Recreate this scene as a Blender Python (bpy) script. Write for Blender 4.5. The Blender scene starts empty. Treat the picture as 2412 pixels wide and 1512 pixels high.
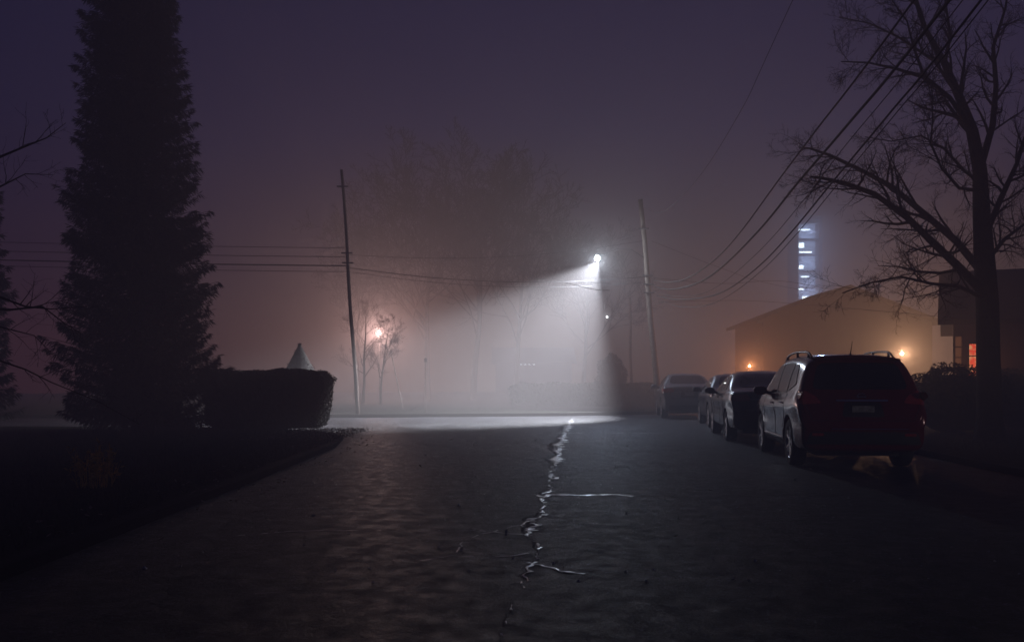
import bpy, bmesh, math, random
from mathutils import Vector, Matrix, Quaternion
from mathutils.bvhtree import BVHTree
random.seed(7)
R = random.random
U = random.uniform
scene = bpy.context.scene
COL = scene.collection
EYE = 1.3

def at(px, py, D):
    """survey note -> metres: sighting (px,py) of a thing standing D metres up the street"""
    return Vector(((px-1206)/2200*D, D, EYE+(895-py)/2200*D))

# ------------------------------------------------------------------ materials
def mat(name, col, rough=0.7, metal=0.0, spec=0.5, noise=0.0, nscale=8.0, bump=0.0, bscale=60.0, coat=0.0, bdist=0.02):
    m = bpy.data.materials.new(name); m.use_nodes = True
    nt = m.node_tree; b = nt.nodes['Principled BSDF']
    b.inputs['Roughness'].default_value = rough
    b.inputs['Metallic'].default_value = metal
    b.inputs['Specular IOR Level'].default_value = spec
    b.inputs['Coat Weight'].default_value = coat
    b.inputs['Coat Roughness'].default_value = 0.06
    tc = nt.nodes.new('ShaderNodeTexCoord')
    n = nt.nodes.new('ShaderNodeTexNoise'); n.inputs['Scale'].default_value = nscale; n.inputs['Detail'].default_value = 6
    nt.links.new(tc.outputs['Object'], n.inputs['Vector'])
    r = nt.nodes.new('ShaderNodeValToRGB')
    r.color_ramp.elements[0].position = 0.3; r.color_ramp.elements[1].position = 0.7
    r.color_ramp.elements[0].color = [c*(1-noise) for c in col]+[1]
    r.color_ramp.elements[1].color = [min(1, c*(1+noise)) for c in col]+[1]
    nt.links.new(n.outputs['Fac'], r.inputs['Fac'])
    nt.links.new(r.outputs['Color'], b.inputs['Base Color'])
    if bump > 0:
        n2 = nt.nodes.new('ShaderNodeTexNoise'); n2.inputs['Scale'].default_value = bscale; n2.inputs['Detail'].default_value = 5
        nt.links.new(tc.outputs['Object'], n2.inputs['Vector'])
        bp = nt.nodes.new('ShaderNodeBump'); bp.inputs['Strength'].default_value = bump; bp.inputs['Distance'].default_value = bdist
        nt.links.new(n2.outputs['Fac'], bp.inputs['Height']); nt.links.new(bp.outputs['Normal'], b.inputs['Normal'])
    return m

def emat(name, col, strength, base=(0.1,0.1,0.1)):
    m = bpy.data.materials.new(name); m.use_nodes = True
    b = m.node_tree.nodes['Principled BSDF']
    b.inputs['Base Color'].default_value = (*base, 1)
    b.inputs['Emission Color'].default_value = (*col, 1)
    b.inputs['Emission Strength'].default_value = strength
    m.cycles.emission_sampling = 'NONE'
    return m

def asphalt(name='asphalt', lo=(0.007,0.0075,0.010), hi=(0.025,0.026,0.032), spec=.20, r0=.42, r1=.66, bd=.05):
    m = bpy.data.materials.new(name); m.use_nodes = True
    nt = m.node_tree; b = nt.nodes['Principled BSDF']; L = nt.links
    tc = nt.nodes.new('ShaderNodeTexCoord')
    def noise(s, d=6, rough=0.6):
        n = nt.nodes.new('ShaderNodeTexNoise'); n.inputs['Scale'].default_value = s; n.inputs['Detail'].default_value = d
        n.inputs['Roughness'].default_value = rough
        L.new(tc.outputs['Object'], n.inputs['Vector']); return n
    big = noise(0.9, 10, 0.85); fine = noise(20, 6, 1.0); mid = noise(5, 8, 0.7)
    mp = nt.nodes.new('ShaderNodeMapping'); mp.inputs['Scale'].default_value = (0.45, 0.3, 1)
    L.new(tc.outputs['Object'], mp.inputs['Vector'])
    wob = nt.nodes.new('ShaderNodeMixRGB'); wob.inputs['Fac'].default_value = 0.25
    L.new(mp.outputs['Vector'], wob.inputs['Color1']); L.new(mid.outputs['Color'], wob.inputs['Color2'])
    crk = nt.nodes.new('ShaderNodeTexVoronoi'); crk.feature = 'DISTANCE_TO_EDGE'; crk.inputs['Scale'].default_value = 1.1
    L.new(wob.outputs['Color'], crk.inputs['Vector'])
    cr = nt.nodes.new('ShaderNodeValToRGB'); cr.color_ramp.elements[0].position = 0.0; cr.color_ramp.elements[1].position = 0.012
    L.new(crk.outputs['Distance'], cr.inputs['Fac'])
    ramp = nt.nodes.new('ShaderNodeValToRGB')
    ramp.color_ramp.elements[0].position = 0.43; ramp.color_ramp.elements[0].color = (*lo, 1)
    ramp.color_ramp.elements[1].position = 0.57; ramp.color_ramp.elements[1].color = (*hi, 1)
    L.new(big.outputs['Fac'], ramp.inputs['Fac'])
    sp = nt.nodes.new('ShaderNodeValToRGB')
    sp.color_ramp.elements[0].position = 0.51; sp.color_ramp.elements[0].color = (0.03, 0.03, 0.03, 1)
    sp.color_ramp.elements[1].position = 0.60; sp.color_ramp.elements[1].color = (9.0, 9.0, 9.0, 1)
    L.new(fine.outputs['Fac'], sp.inputs['Fac'])
    mul = nt.nodes.new('ShaderNodeMixRGB'); mul.blend_type = 'MULTIPLY'; mul.inputs['Fac'].default_value = 1
    L.new(ramp.outputs['Color'], mul.inputs['Color1']); L.new(sp.outputs['Color'], mul.inputs['Color2'])
    mul2 = nt.nodes.new('ShaderNodeMixRGB'); mul2.blend_type = 'MULTIPLY'; mul2.inputs['Fac'].default_value = 0.95
    L.new(mul.outputs['Color'], mul2.inputs['Color1']); L.new(cr.outputs['Color'], mul2.inputs['Color2'])
    L.new(mul2.outputs['Color'], b.inputs['Base Color'])
    rr = nt.nodes.new('ShaderNodeMapRange'); rr.inputs['From Min'].default_value = 0.35; rr.inputs['From Max'].default_value = 0.65
    rr.inputs['To Min'].default_value = r0; rr.inputs['To Max'].default_value = r1
    L.new(mid.outputs['Fac'], rr.inputs['Value']); L.new(rr.outputs['Result'], b.inputs['Roughness'])
    a2 = nt.nodes.new('ShaderNodeMath'); a2.operation = 'MULTIPLY_ADD'; a2.inputs[1].default_value = 0.3
    L.new(cr.outputs['Color'], a2.inputs[0]); L.new(fine.outputs['Fac'], a2.inputs[2])
    a3 = nt.nodes.new('ShaderNodeMath'); a3.operation = 'MULTIPLY_ADD'; a3.inputs[1].default_value = 0.2
    L.new(mid.outputs['Fac'], a3.inputs[0]); L.new(a2.outputs[0], a3.inputs[2])
    bp = nt.nodes.new('ShaderNodeBump'); bp.inputs['Strength'].default_value = 1.0; bp.inputs['Distance'].default_value = bd
    L.new(a3.outputs[0], bp.inputs['Height']); L.new(bp.outputs['Normal'], b.inputs['Normal'])
    b.inputs['Specular IOR Level'].default_value = spec
    return m

def brick(name, c1, c2, scale=1.0):
    m = bpy.data.materials.new(name); m.use_nodes = True
    nt = m.node_tree; b = nt.nodes['Principled BSDF']; L = nt.links
    tc = nt.nodes.new('ShaderNodeTexCoord'); sx = nt.nodes.new('ShaderNodeSeparateXYZ'); cx = nt.nodes.new('ShaderNodeCombineXYZ')
    L.new(tc.outputs['Object'], sx.inputs[0])
    ad = nt.nodes.new('ShaderNodeMath'); L.new(sx.outputs['X'], ad.inputs[0]); L.new(sx.outputs['Y'], ad.inputs[1])
    L.new(ad.outputs[0], cx.inputs['X']); L.new(sx.outputs['Z'], cx.inputs['Y'])
    br = nt.nodes.new('ShaderNodeTexBrick'); br.inputs['Scale'].default_value = 4.0*scale
    br.inputs['Color1'].default_value = (*c1, 1); br.inputs['Color2'].default_value = (*c2, 1)
    br.inputs['Mortar'].default_value = (0.05, 0.045, 0.04, 1); br.inputs['Mortar Size'].default_value = 0.015
    L.new(cx.outputs[0], br.inputs['Vector']); L.new(br.outputs['Color'], b.inputs['Base Color'])
    b.inputs['Roughness'].default_value = 0.9
    return m

M_asph = asphalt()
M_grass = mat('lawn', (0.012, 0.014, 0.009), 0.95, spec=.03, noise=0.5, nscale=3, bump=0.8, bscale=25, bdist=0.08)
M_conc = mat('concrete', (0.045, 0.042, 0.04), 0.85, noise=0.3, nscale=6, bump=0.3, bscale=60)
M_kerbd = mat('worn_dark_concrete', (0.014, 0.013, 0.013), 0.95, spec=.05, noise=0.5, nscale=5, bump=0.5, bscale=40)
M_crackhi = mat('crack_sealant', (0.36, 0.36, 0.38), 0.30, spec=.9, noise=0.6, nscale=14, bump=0.5, bscale=40, bdist=.006)
M_crackdk = mat('crack_gap', (0.006, 0.006, 0.006), 0.9)
M_bark = mat('bark', (0.028, 0.024, 0.021), 0.9, spec=.15, noise=0.4, nscale=12, bump=0.8, bscale=30, bdist=0.04)
M_twig = mat('twig', (0.018, 0.016, 0.015), 0.9, spec=.1, noise=0.3)
M_needle = mat('needles', (0.035, 0.048, 0.042), 0.7, spec=.3, noise=0.7, nscale=1.5)
M_needle2 = mat('silver_needles', (0.12, 0.116, 0.112), 0.85, spec=.1, noise=0.45, nscale=7.0, bump=.8, bscale=30, bdist=.05)
M_leaf = mat('hedge_leaf', (0.022, 0.03, 0.016), 0.8, spec=.15, noise=0.5, nscale=5)
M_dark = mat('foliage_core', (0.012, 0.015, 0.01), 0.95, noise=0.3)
M_dry = mat('dry_plant', (0.62, 0.42, 0.12), 0.8, noise=0.4, nscale=15)
M_litter = mat('leaf_litter', (0.2, 0.15, 0.11), 0.7, noise=0.6, nscale=9)
M_pole = mat('weathered_wood', (0.15, 0.12, 0.105), 0.9, spec=.2, noise=0.4, nscale=9, bump=0.5, bscale=30)
M_metal = mat('grey_metal', (0.12, 0.12, 0.125), 0.5, metal=0.6, noise=0.15)
M_rail = mat('roof_rail_metal', (0.10, 0.10, 0.11), 0.35, metal=0.5, noise=0.1)
M_post = mat('matt_black_iron', (0.012, 0.012, 0.012), 0.95, spec=.05, noise=0.15)
M_wire = mat('cable', (0.03, 0.03, 0.034), 0.6, noise=0.2, spec=0.4)
M_tyre = mat('rubber', (0.02, 0.02, 0.02), 0.8, noise=0.2, bump=0.3, bscale=40)
M_rim = mat('alloy', (0.45, 0.45, 0.47), 0.3, metal=0.9, noise=0.1)
M_glass = mat('tinted_glass', (0.012, 0.013, 0.016), 0.06, spec=0.8, noise=0.1)
M_plastic = mat('black_plastic', (0.015, 0.015, 0.016), 0.45, noise=0.1)
M_chrome = mat('chrome', (0.7, 0.7, 0.72), 0.12, metal=1.0, noise=0.05)
M_tail = mat('tail_lens', (0.38, 0.02, 0.02), 0.12, noise=0.2, nscale=30, coat=1.0)
M_head = mat('head_lens', (0.5, 0.5, 0.52), 0.1, noise=0.15, nscale=30, coat=1.0)
M_plate = mat('plate', (0.26, 0.25, 0.25), 0.6, spec=.2, noise=0.6, nscale=22)
M_brick = brick('brown_brick', (0.04, 0.023, 0.017), (0.03, 0.018, 0.014))
M_siding = mat('siding', (0.004, 0.0033, 0.003), 0.95, spec=.0, noise=0.3, nscale=1)
M_roof = mat('shingle', (0.010, 0.009, 0.009), 0.95, spec=.0, noise=0.4, nscale=6, bump=0.6, bscale=12)
M_trim = mat('painted_trim', (0.02, 0.018, 0.017), 0.7, spec=.1, noise=0.1)
M_tower = mat('tower_panel', (0.02, 0.02, 0.023), 0.9, spec=.05, noise=0.2, nscale=0.6)

# ------------------------------------------------------------------ object helpers
def reg(ob, label=None, category=None, group=None, kind=None):
    if label: ob['label'] = label
    if category: ob['category'] = category
    if group: ob['group'] = group
    if kind: ob['kind'] = kind
    return ob

def meshobj(name, verts, faces, material=None, parent=None, smooth=False):
    me = bpy.data.meshes.new(name); me.from_pydata([tuple(v) for v in verts], [], faces); me.update()
    if material: me.materials.append(material)
    if smooth:
        me.polygons.foreach_set('use_smooth', [True]*len(me.polygons))
    ob = bpy.data.objects.new(name, me); COL.objects.link(ob)
    if parent: ob.parent = parent
    return ob

def empty(name, loc=(0,0,0), rotz=0.0, rx=0, ry=0):
    e = bpy.data.objects.new(name, None); e.empty_display_size = 0.3
    e.location = loc; e.rotation_euler = (rx, ry, rotz); COL.objects.link(e); return e

class Geo:
    def __init__(s): s.v = []; s.f = []
    def box(s, x0, x1, y0, y1, z0, z1):
        b = len(s.v)
        s.v += [(x0,y0,z0),(x1,y0,z0),(x1,y1,z0),(x0,y1,z0),(x0,y0,z1),(x1,y0,z1),(x1,y1,z1),(x0,y1,z1)]
        s.f += [tuple(b+i for i in q) for q in ((0,3,2,1),(4,5,6,7),(0,1,5,4),(1,2,6,5),(2,3,7,6),(3,0,4,7))]
    def tube(s, pts, rads, n=4, cap=True):
        pts = [Vector(p) for p in pts]; base = len(s.v); N = len(pts)
        if N < 2: return
        d = (pts[1]-pts[0]).normalized()
        a = d.orthogonal().normalized()
        for i, p in enumerate(pts):
            if 0 < i < N-1: t = (pts[i+1]-pts[i-1])
            elif i == 0: t = pts[1]-pts[0]
            else: t = pts[-1]-pts[-2]
            if t.length < 1e-9: t = d
            t = t.normalized()
            a = (a - t*a.dot(t))
            if a.length < 1e-6: a = t.orthogonal()
            a.normalize(); b = t.cross(a)
            r = rads[i] if hasattr(rads, '__len__') else rads
            for k in range(n):
                th = 2*math.pi*k/n
                s.v.append(tuple(p + a*(r*math.cos(th)) + b*(r*math.sin(th))))
        for i in range(N-1):
            for k in range(n):
                k2 = (k+1) % n
                s.f.append((base+i*n+k, base+i*n+k2, base+(i+1)*n+k2, base+(i+1)*n+k))
        if cap:
            s.f.append(tuple(base+k for k in reversed(range(n))))
            s.f.append(tuple(base+(N-1)*n+k for k in range(n)))
    def obj(s, name, material, parent=None, smooth=False):
        return meshobj(name, s.v, s.f, material, parent, smooth)

def rnd_unit():
    while True:
        v = Vector((U(-1,1), U(-1,1), U(-1,1)))
        if 0.05 < v.length < 1: return v.normalized()

# ------------------------------------------------------------------ sky and fog
SIG = 0.023
w = bpy.data.worlds.new('World'); scene.world = w; w.use_nodes = True
nt = w.node_tree; WL = nt.links
bg = nt.nodes['Background']; bg.inputs['Color'].default_value = (0.03, 0.028, 0.05, 1); bg.inputs['Strength'].default_value = 0.2
vs = nt.nodes.new('ShaderNodeVolumeScatter'); vs.inputs['Density'].default_value = SIG
vs.inputs['Anisotropy'].default_value = 0.32; vs.inputs['Color'].default_value = (0.95, 0.91, 0.92, 1)
ve = nt.nodes.new('ShaderNodeEmission'); ve.inputs['Color'].default_value = (0.22, 0.25, 1.0, 1); ve.inputs['Strength'].default_value = SIG*0.008  # fog glows faint blue by itself, standing in for scattered airlight
ad = nt.nodes.new('ShaderNodeAddShader')
WL.new(vs.outputs[0], ad.inputs[0]); WL.new(ve.outputs[0], ad.inputs[1])
WL.new(ad.outputs[0], nt.nodes['World Output'].inputs['Volume'])

def make_sky():
    V = []; F = []; n = 64; rings = 20; Rd = 95
    for i in range(rings+1):
        el = math.radians(-4 + 94*i/rings)
        for k in range(n):
            a = 2*math.pi*k/n
            V.append((Rd*math.cos(el)*math.cos(a), Rd*math.cos(el)*math.sin(a), Rd*math.sin(el)))
    for i in range(rings):
        for k in range(n):
            k2 = (k+1) % n
            F.append((i*n+k, (i+1)*n+k, (i+1)*n+k2, i*n+k2))
    m = bpy.data.materials.new('night_sky'); m.use_nodes = True
    t = m.node_tree; L = t.links; t.nodes.remove(t.nodes['Principled BSDF'])
    em = t.nodes.new('ShaderNodeEmission'); out = t.nodes['Material Output']
    geo = t.nodes.new('ShaderNodeNewGeometry'); sx = t.nodes.new('ShaderNodeSeparateXYZ'); L.new(geo.outputs['Position'], sx.inputs[0])
    nz = t.nodes.new('ShaderNodeTexNoise'); nz.inputs['Scale'].default_value = 0.03; nz.inputs['Detail'].default_value = 3
    L.new(geo.outputs['Position'], nz.inputs['Vector'])
    h = t.nodes.new('ShaderNodeMath'); h.operation = 'MULTIPLY'; h.inputs[1].default_value = 1/95
    L.new(sx.outputs['Z'], h.inputs[0])
    h2 = t.nodes.new('ShaderNodeMath'); h2.operation = 'MULTIPLY_ADD'; h2.inputs[1].default_value = 0.07
    L.new(nz.outputs['Fac'], h2.inputs[0]); L.new(h.outputs[0], h2.inputs[2])
    def ramp(stops):
        r = t.nodes.new('ShaderNodeValToRGB'); e = r.color_ramp.elements
        while len(e) < len(stops): e.new(0.5)
        for el, (p, c) in zip(e, stops): el.position = p; el.color = (*c, 1)
        L.new(h2.outputs[0], r.inputs['Fac']); return r
    rr = ramp([(0.0, (0.13, 0.054, 0.012)), (0.13, (0.11, 0.046, 0.012)), (0.21, (0.04, 0.020, 0.025)), (0.30, (0.012, 0.013, 0.085)), (0.48, (0.003, 0.006, 0.075)), (0.75, (0.001, 0.002, 0.018))])
    rl = ramp([(0.0, (0.06, 0.012, 0.014)), (0.10, (0.08, 0.015, 0.022)), (0.18, (0.04, 0.012, 0.036)), (0.30, (0.012, 0.011, 0.065)), (0.48, (0.004, 0.006, 0.055)), (0.75, (0.001, 0.002, 0.018))])
    rb = ramp([(0.0, (0.002, 0.002, 0.003)), (0.5, (0.001, 0.002, 0.005))])
    def mrange(sock, a, b):
        q = t.nodes.new('ShaderNodeMapRange'); q.interpolation_type = 'SMOOTHSTEP'; q.inputs['From Min'].default_value = a; q.inputs['From Max'].default_value = b
        L.new(sock, q.inputs['Value']); return q.outputs['Result']
    mx = t.nodes.new('ShaderNodeMixRGB'); L.new(mrange(sx.outputs['X'], -45, 0), mx.inputs['Fac'])
    L.new(rl.outputs['Color'], mx.inputs['Color1']); L.new(rr.outputs['Color'], mx.inputs['Color2'])
    mx2 = t.nodes.new('ShaderNodeMixRGB'); L.new(mrange(sx.outputs['Y'], 20, 72), mx2.inputs['Fac'])
    L.new(rb.outputs['Color'], mx2.inputs['Color1']); L.new(mx.outputs['Color'], mx2.inputs['Color2'])
    L.new(mx2.outputs['Color'], em.inputs['Color']); L.new(em.outputs[0], out.inputs['Surface'])
    m.cycles.emission_sampling = 'NONE'
    o = meshobj('sky', V, F, m, smooth=True); reg(o, kind='structure', label='dark purple foggy night sky')
make_sky()

# ------------------------------------------------------------------ ground, roads
g = meshobj('ground', [(-300,-300,-0.12),(300,-300,-0.12),(300,300,-0.12),(-300,300,-0.12)], [(0,1,2,3)], M_grass)
reg(g, kind='structure', label='dark grassy ground')
left_edge = [(-3.3,-20),(-3.3,12),(-3.4,18),(-3.7,20.5),(-4.6,22.4),(-6.2,23.6),(-9,24.3),(-60,26.5)]
far_edge = [(-60,30.6),(-6,32.2),(2,33.8),(5.2,35.4),(9.5,37.4),(60,46)]
right_edge = [(60,34.5),(9.9,33.0),(8.4,31),(8.0,28),(6.9,14),(5.8,-20)]
poly = left_edge+far_edge+right_edge
def sheet(name, outer, z, material, label):
    bm = bmesh.new(); vv=[bm.verts.new((x,y,z)) for x,y in outer]; f=bm.faces.new(vv)
    bmesh.ops.triangulate(bm, faces=[f]); bmesh.ops.recalc_face_normals(bm, faces=bm.faces); me=bpy.data.meshes.new(name); bm.to_mesh(me); bm.free()
    if me.polygons[0].normal.z<0: me.flip_normals()
    me.materials.append(material); o=bpy.data.objects.new(name,me); COL.objects.link(o); reg(o,kind='structure',label=label); return o
sheet('road', poly, 0.0, M_asph, 'cracked dark asphalt street')
def gp(px,py):
    D=EYE*2200/(py-895); return ((px-1206)/2200*D, D)

def strip_poly(name, line, side, width, z0, z1, material, label):
    pts = [Vector((x,y,0)) for x,y in line]; A=[]; B=[]
    for i,p in enumerate(pts):
        t = (pts[min(i+1,len(pts)-1)]-pts[max(i-1,0)]).normalized(); nrm = Vector((-t.y,t.x,0))*side
        A.append(p); B.append(p+nrm*width)
    V=[];F=[]
    for a,b in zip(A,B):
        V += [(a.x,a.y,z0),(a.x,a.y,z1),(b.x,b.y,z1),(b.x,b.y,z0)]
    for i in range(len(A)-1):
        o=i*4
        for k in range(3): F.append((o+k,o+k+1,o+4+k+1,o+4+k))
    o = meshobj(name,V,F,material); reg(o,kind='structure',label=label); return o
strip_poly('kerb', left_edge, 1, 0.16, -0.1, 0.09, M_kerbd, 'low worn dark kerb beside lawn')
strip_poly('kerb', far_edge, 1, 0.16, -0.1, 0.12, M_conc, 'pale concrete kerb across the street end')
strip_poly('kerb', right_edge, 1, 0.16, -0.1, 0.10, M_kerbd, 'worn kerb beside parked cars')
sheet('lawn', [(-3.45,-20),(-3.45,12),(-3.55,18),(-3.85,20.4),(-4.72,22.25),(-6.27,23.44),(-9,24.15),(-60,26.35),(-60,-20)], 0.085, M_grass, 'dark unlit lawn strewn with leaves')
sheet('lawn', [(-60,30.8),(-6,32.38),(2,33.97),(5.2,35.56),(9.5,37.6),(60,46.2),(60,120),(-60,120)], 0.10, M_grass, 'lawn beyond the crossing street')
sheet('lawn', [(60,34.3),(10.0,32.8),(8.58,30.9),(8.18,28),(7.08,14),(5.98,-20),(60,-20)], 0.085, M_grass, 'dark lawn beside the kerb')

def crack(path, w0, w1, label, lip=1.0, z=0.004, keep=.88, gap=.5):
    pts=[]
    for i in range(len(path)-1):
        a=Vector((*path[i],0)); b=Vector((*path[i+1],0)); L=(b-a).length; n=max(2,int(L/0.06))
        for k in range(n):
            t=k/n; p=a.lerp(b,t); pts.append(p)
    pts.append(Vector((*path[-1],0)))
    N=len(pts); off=0; mod=1.0
    V=[];F=[];V2=[];F2=[]
    for i,p in enumerate(pts):
        off = off*0.85+U(-0.03,0.03)*min(1,.4+w0*14); t=(pts[min(i+1,N-1)]-pts[max(i-1,0)]).normalized(); nr=Vector((-t.y,t.x,0))
        mod = min(1.4,max(.10,mod+U(-.38,.38)))
        q=p+nr*off; u=i/(N-1); wdt=(w0*(1-u)+w1*u)*mod
        wl=wdt*U(0.1,1.2)*(1 if R()>0.3 else 0.15); wr=wdt*U(0.1,0.9)*(1 if R()>0.35 else 0.15)
        gw=wdt*0.1; hh=.005*lip
        V += [tuple(q+nr*(gw+wl)+Vector((0,0,z))), tuple(q+nr*(gw+wl*0.4)+Vector((0,0,z+hh*R()))), tuple(q-nr*(gw+wr*0.3)+Vector((0,0,z+hh*R()))), tuple(q-nr*(gw+wr)+Vector((0,0,z)))]
        V2 += [tuple(q-nr*wdt*1.0+Vector((0,0,z-0.001))), tuple(q-nr*(wdt*1.4)+Vector((0,0,z-0.001)))]
    for i in range(N-1):
        o=i*4
        if R()<keep: F += [(o,o+4,o+5,o+1),(o+1,o+5,o+6,o+2),(o+2,o+6,o+7,o+3)]
        if R()<gap: F2.append((i*2,i*2+2,i*2+3,i*2+1))
    o=meshobj('asphalt_crack',V,F,M_crackhi); reg(o,kind='structure',label=label)
    if F2:
        o2=meshobj('asphalt_crack_gap',V2,F2,M_crackdk); reg(o2,kind='structure',label='dark gap in the street crack')
crack([gp(*q) for q in [(1350,986),(1338,1010),(1318,1050),(1305,1090),(1300,1120),(1288,1165)]],0.14,0.085,'long jagged seam running along the asphalt',keep=.85,gap=.7)
crack([gp(*q) for q in [(1288,1165),(1272,1215),(1252,1270),(1244,1320),(1232,1370)]],0.07,0.022,'long jagged seam running along the asphalt',keep=.85,gap=.8)
crack([gp(*q) for q in [(1232,1370),(1218,1420),(1205,1500),(1190,1600)]],0.012,0.009,'narrow end of the jagged asphalt seam',keep=.25,gap=.8)
crack([gp(*q) for q in [(1265,1169),(1310,1166),(1370,1168),(1440,1166),(1492,1169)]],0.08,0.045,'short transverse crack across one lane',0.3,0.0045,.92,.2)
crack([gp(*q) for q in [(985,1322),(1060,1310),(1140,1312),(1200,1310),(1240,1302)]],0.020,0.020,'transverse crack meeting the long seam',0.2,0.0045,.9,.2)
crack([gp(*q) for q in [(1243,1325),(1280,1335),(1320,1345),(1375,1353)]],0.020,0.026,'short branching crack near the seam',0.3,0.0045,.9,.2)
crack([gp(*q) for q in [(560,1262),(700,1252),(860,1250),(990,1253),(1120,1248),(1250,1262)]],0.014,0.014,'thin transverse crack across the street',0.2,0.0045,.7,.2)
crack([gp(*q) for q in [(1310,1020),(1420,1019),(1560,1021)]],0.07,0.05,'transverse crack near the crossing',0.3,0.0045)
crack([gp(*q) for q in [(1310,1128),(1330,1122),(1350,1126)]],0.05,0.03,'short spur off the long seam',0.3,0.0045)
crack([gp(*q) for q in [(1268,1215),(1240,1228),(1228,1240)]],0.02,0.01,'short spur off the long seam',0.3,0.0045)
crack([gp(*q) for q in [(1070,1305),(1085,1280),(1130,1258),(1240,1235)]],0.008,0.010,'thin curved crack in the asphalt',0.2,0.0045,.7,.2)
crack([gp(*q) for q in [(600,1400),(800,1385),(1000,1392)]],0.006,0.006,'thin faint crack in the asphalt',0.2,0.0045,.6,.2)
crack([gp(*q) for q in [(640,1112),(800,1100),(980,1104),(1180,1098)]],0.02,0.02,'thin faint crack in the asphalt',0.2,0.0045,.5,.2)
random.seed(88); V=[];F=[]
for _ in range(700):
    x,y=U(-2.6,4.4),U(6.0,26)
    s=U(.004,.016)*(1 if R()<.9 else 1.9)
    i=len(V); a=U(0,6.28)
    for k in range(4): V.append((x+s*math.cos(a+k*1.57)*U(.6,1.2),y+s*math.sin(a+k*1.57)*U(.6,1.2),.002))
    V.append((x+U(-.3,.3)*s,y+U(-.3,.3)*s,.002+s*U(.5,.9)))
    F+=[(i,i+1,i+4),(i+1,i+2,i+4),(i+2,i+3,i+4),(i+3,i,i+4)]
o=meshobj('gravel',V,F,M_crackhi); reg(o,'small pale stone chips on the asphalt','gravel',kind='stuff')

# ------------------------------------------------------------------ lights
def light(kind, name, loc, power, col, parent=None, size=0.1, direction=None, spot=None, blend=0.3, soft=False):
    l = bpy.data.lights.new(name, kind); l.energy = power; l.color = col
    l.shadow_soft_size = size
    if spot: l.spot_size = math.radians(spot); l.spot_blend = blend
    if soft:
        l.use_nodes = True; t = l.node_tree
        fo = t.nodes.new('ShaderNodeLightFalloff'); fo.inputs['Strength'].default_value = 1.0
        t.links.new(fo.outputs['Linear'], t.nodes['Emission'].inputs['Strength'])
    o = bpy.data.objects.new(name, l); COL.objects.link(o)
    o.location = loc
    if direction is not None:
        o.rotation_euler = Vector(direction).to_track_quat('-Z','Y').to_euler()
    if parent: o.parent = parent
    return o

# ------------------------------------------------------------------ utility poles
def utility_pole(base, top, r, arms, label, extra=None):
    e = empty('utility_pole', base); reg(e, label, 'utility pole', 'wooden utility poles')
    d = Vector(top)-Vector(base); n = 10
    G = Geo(); G.tube([d*(i/n)+Vector((0.02*math.sin(i),0,0)) for i in range(n+1)], [r*(1-0.35*i/n) for i in range(n+1)], 12)
    G.obj('pole', M_pole, e, True)
    for h in arms:
        c = d*h; G = Geo()
        G.tube([c+Vector((-.2,-r,0)),c+Vector((.2,-r,0))],.03,6); G.obj('cable_bracket', M_metal, e)
    return e
b1=Vector((-5.45,33.0,0.05)); t1 = at(805,400,33)
pL = utility_pole(b1, t1, 0.075, [.93,.66,.62], 'tall weathered wooden utility pole leaning beside the crossing')
b2 = Vector((5.72,36.4,0.08)); t2 = at(1509,470,36.2)
pR = utility_pole(b2, t2, 0.13, [.86,.64,.60,.56], 'leaning wooden utility pole carrying cables and a lamp')

lamp_pos = at(1408,607,35.6)
e = empty('street_lamp', (b2+(t2-b2)*0.72)); reg(e,'lit cobra-head street lamp on a curved metal arm','street lamp')
lp = lamp_pos - e.location
G = Geo(); G.tube([Vector((0,0,0)), lp*0.3+Vector((0,0,.35)), lp*0.6+Vector((0,0,.35)), lp*0.85+Vector((0,0,.16)), lp+Vector((0.2,0,.1))],0.013,8); G.obj('arm', M_metal, e, True)
G = Geo(); G.tube([lp+Vector((.26,0,.1)),lp+Vector((.12,0,.1)),lp+Vector((0,0,.11)),lp+Vector((-.10,0,.1)),lp+Vector((-.15,0,.07))],[.03,.04,.05,.04,.02],12); G.obj('lamp_head', M_post, e, True)
M_bulb = emat('lamp_glow', (0.72,0.86,1.0), 60)
bm=bmesh.new(); bmesh.ops.create_uvsphere(bm,u_segments=20,v_segments=12,radius=0.11); bmesh.ops.translate(bm,vec=lp+Vector((-0.02,-0.06,-0.03)),verts=bm.verts)
me=bpy.data.meshes.new('lens'); bm.to_mesh(me); bm.free(); me.materials.append(M_bulb); me.polygons.foreach_set('use_smooth',[True]*len(me.polygons))
o=bpy.data.objects.new('lens',me); COL.objects.link(o); o.parent=e
light('SPOT','beam_light', lp+Vector((0,-0.12,-0.15)), 2700, (0.91,0.89,0.98), e, 0.05, (-0.66,-0.46,-1), 76, 0.5, True)
light('SPOT','shaft_light', lp+Vector((0,-0.12,-0.15)), 4200, (0.86,0.90,1.0), e, 0.05, (-0.66,-0.46,-1), 76, 0.5)
light('SPOT','spill_light', lp+Vector((0,-0.12,-0.16)), 105, (0.58,0.70,1.0), e, 0.08, (0.03,-0.85,-1), 88, 1.0, True)
light('POINT','bulb_light', lp+Vector((0,-0.16,-0.15)), 480, (0.80,0.88,1.0), e, 0.08)

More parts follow.
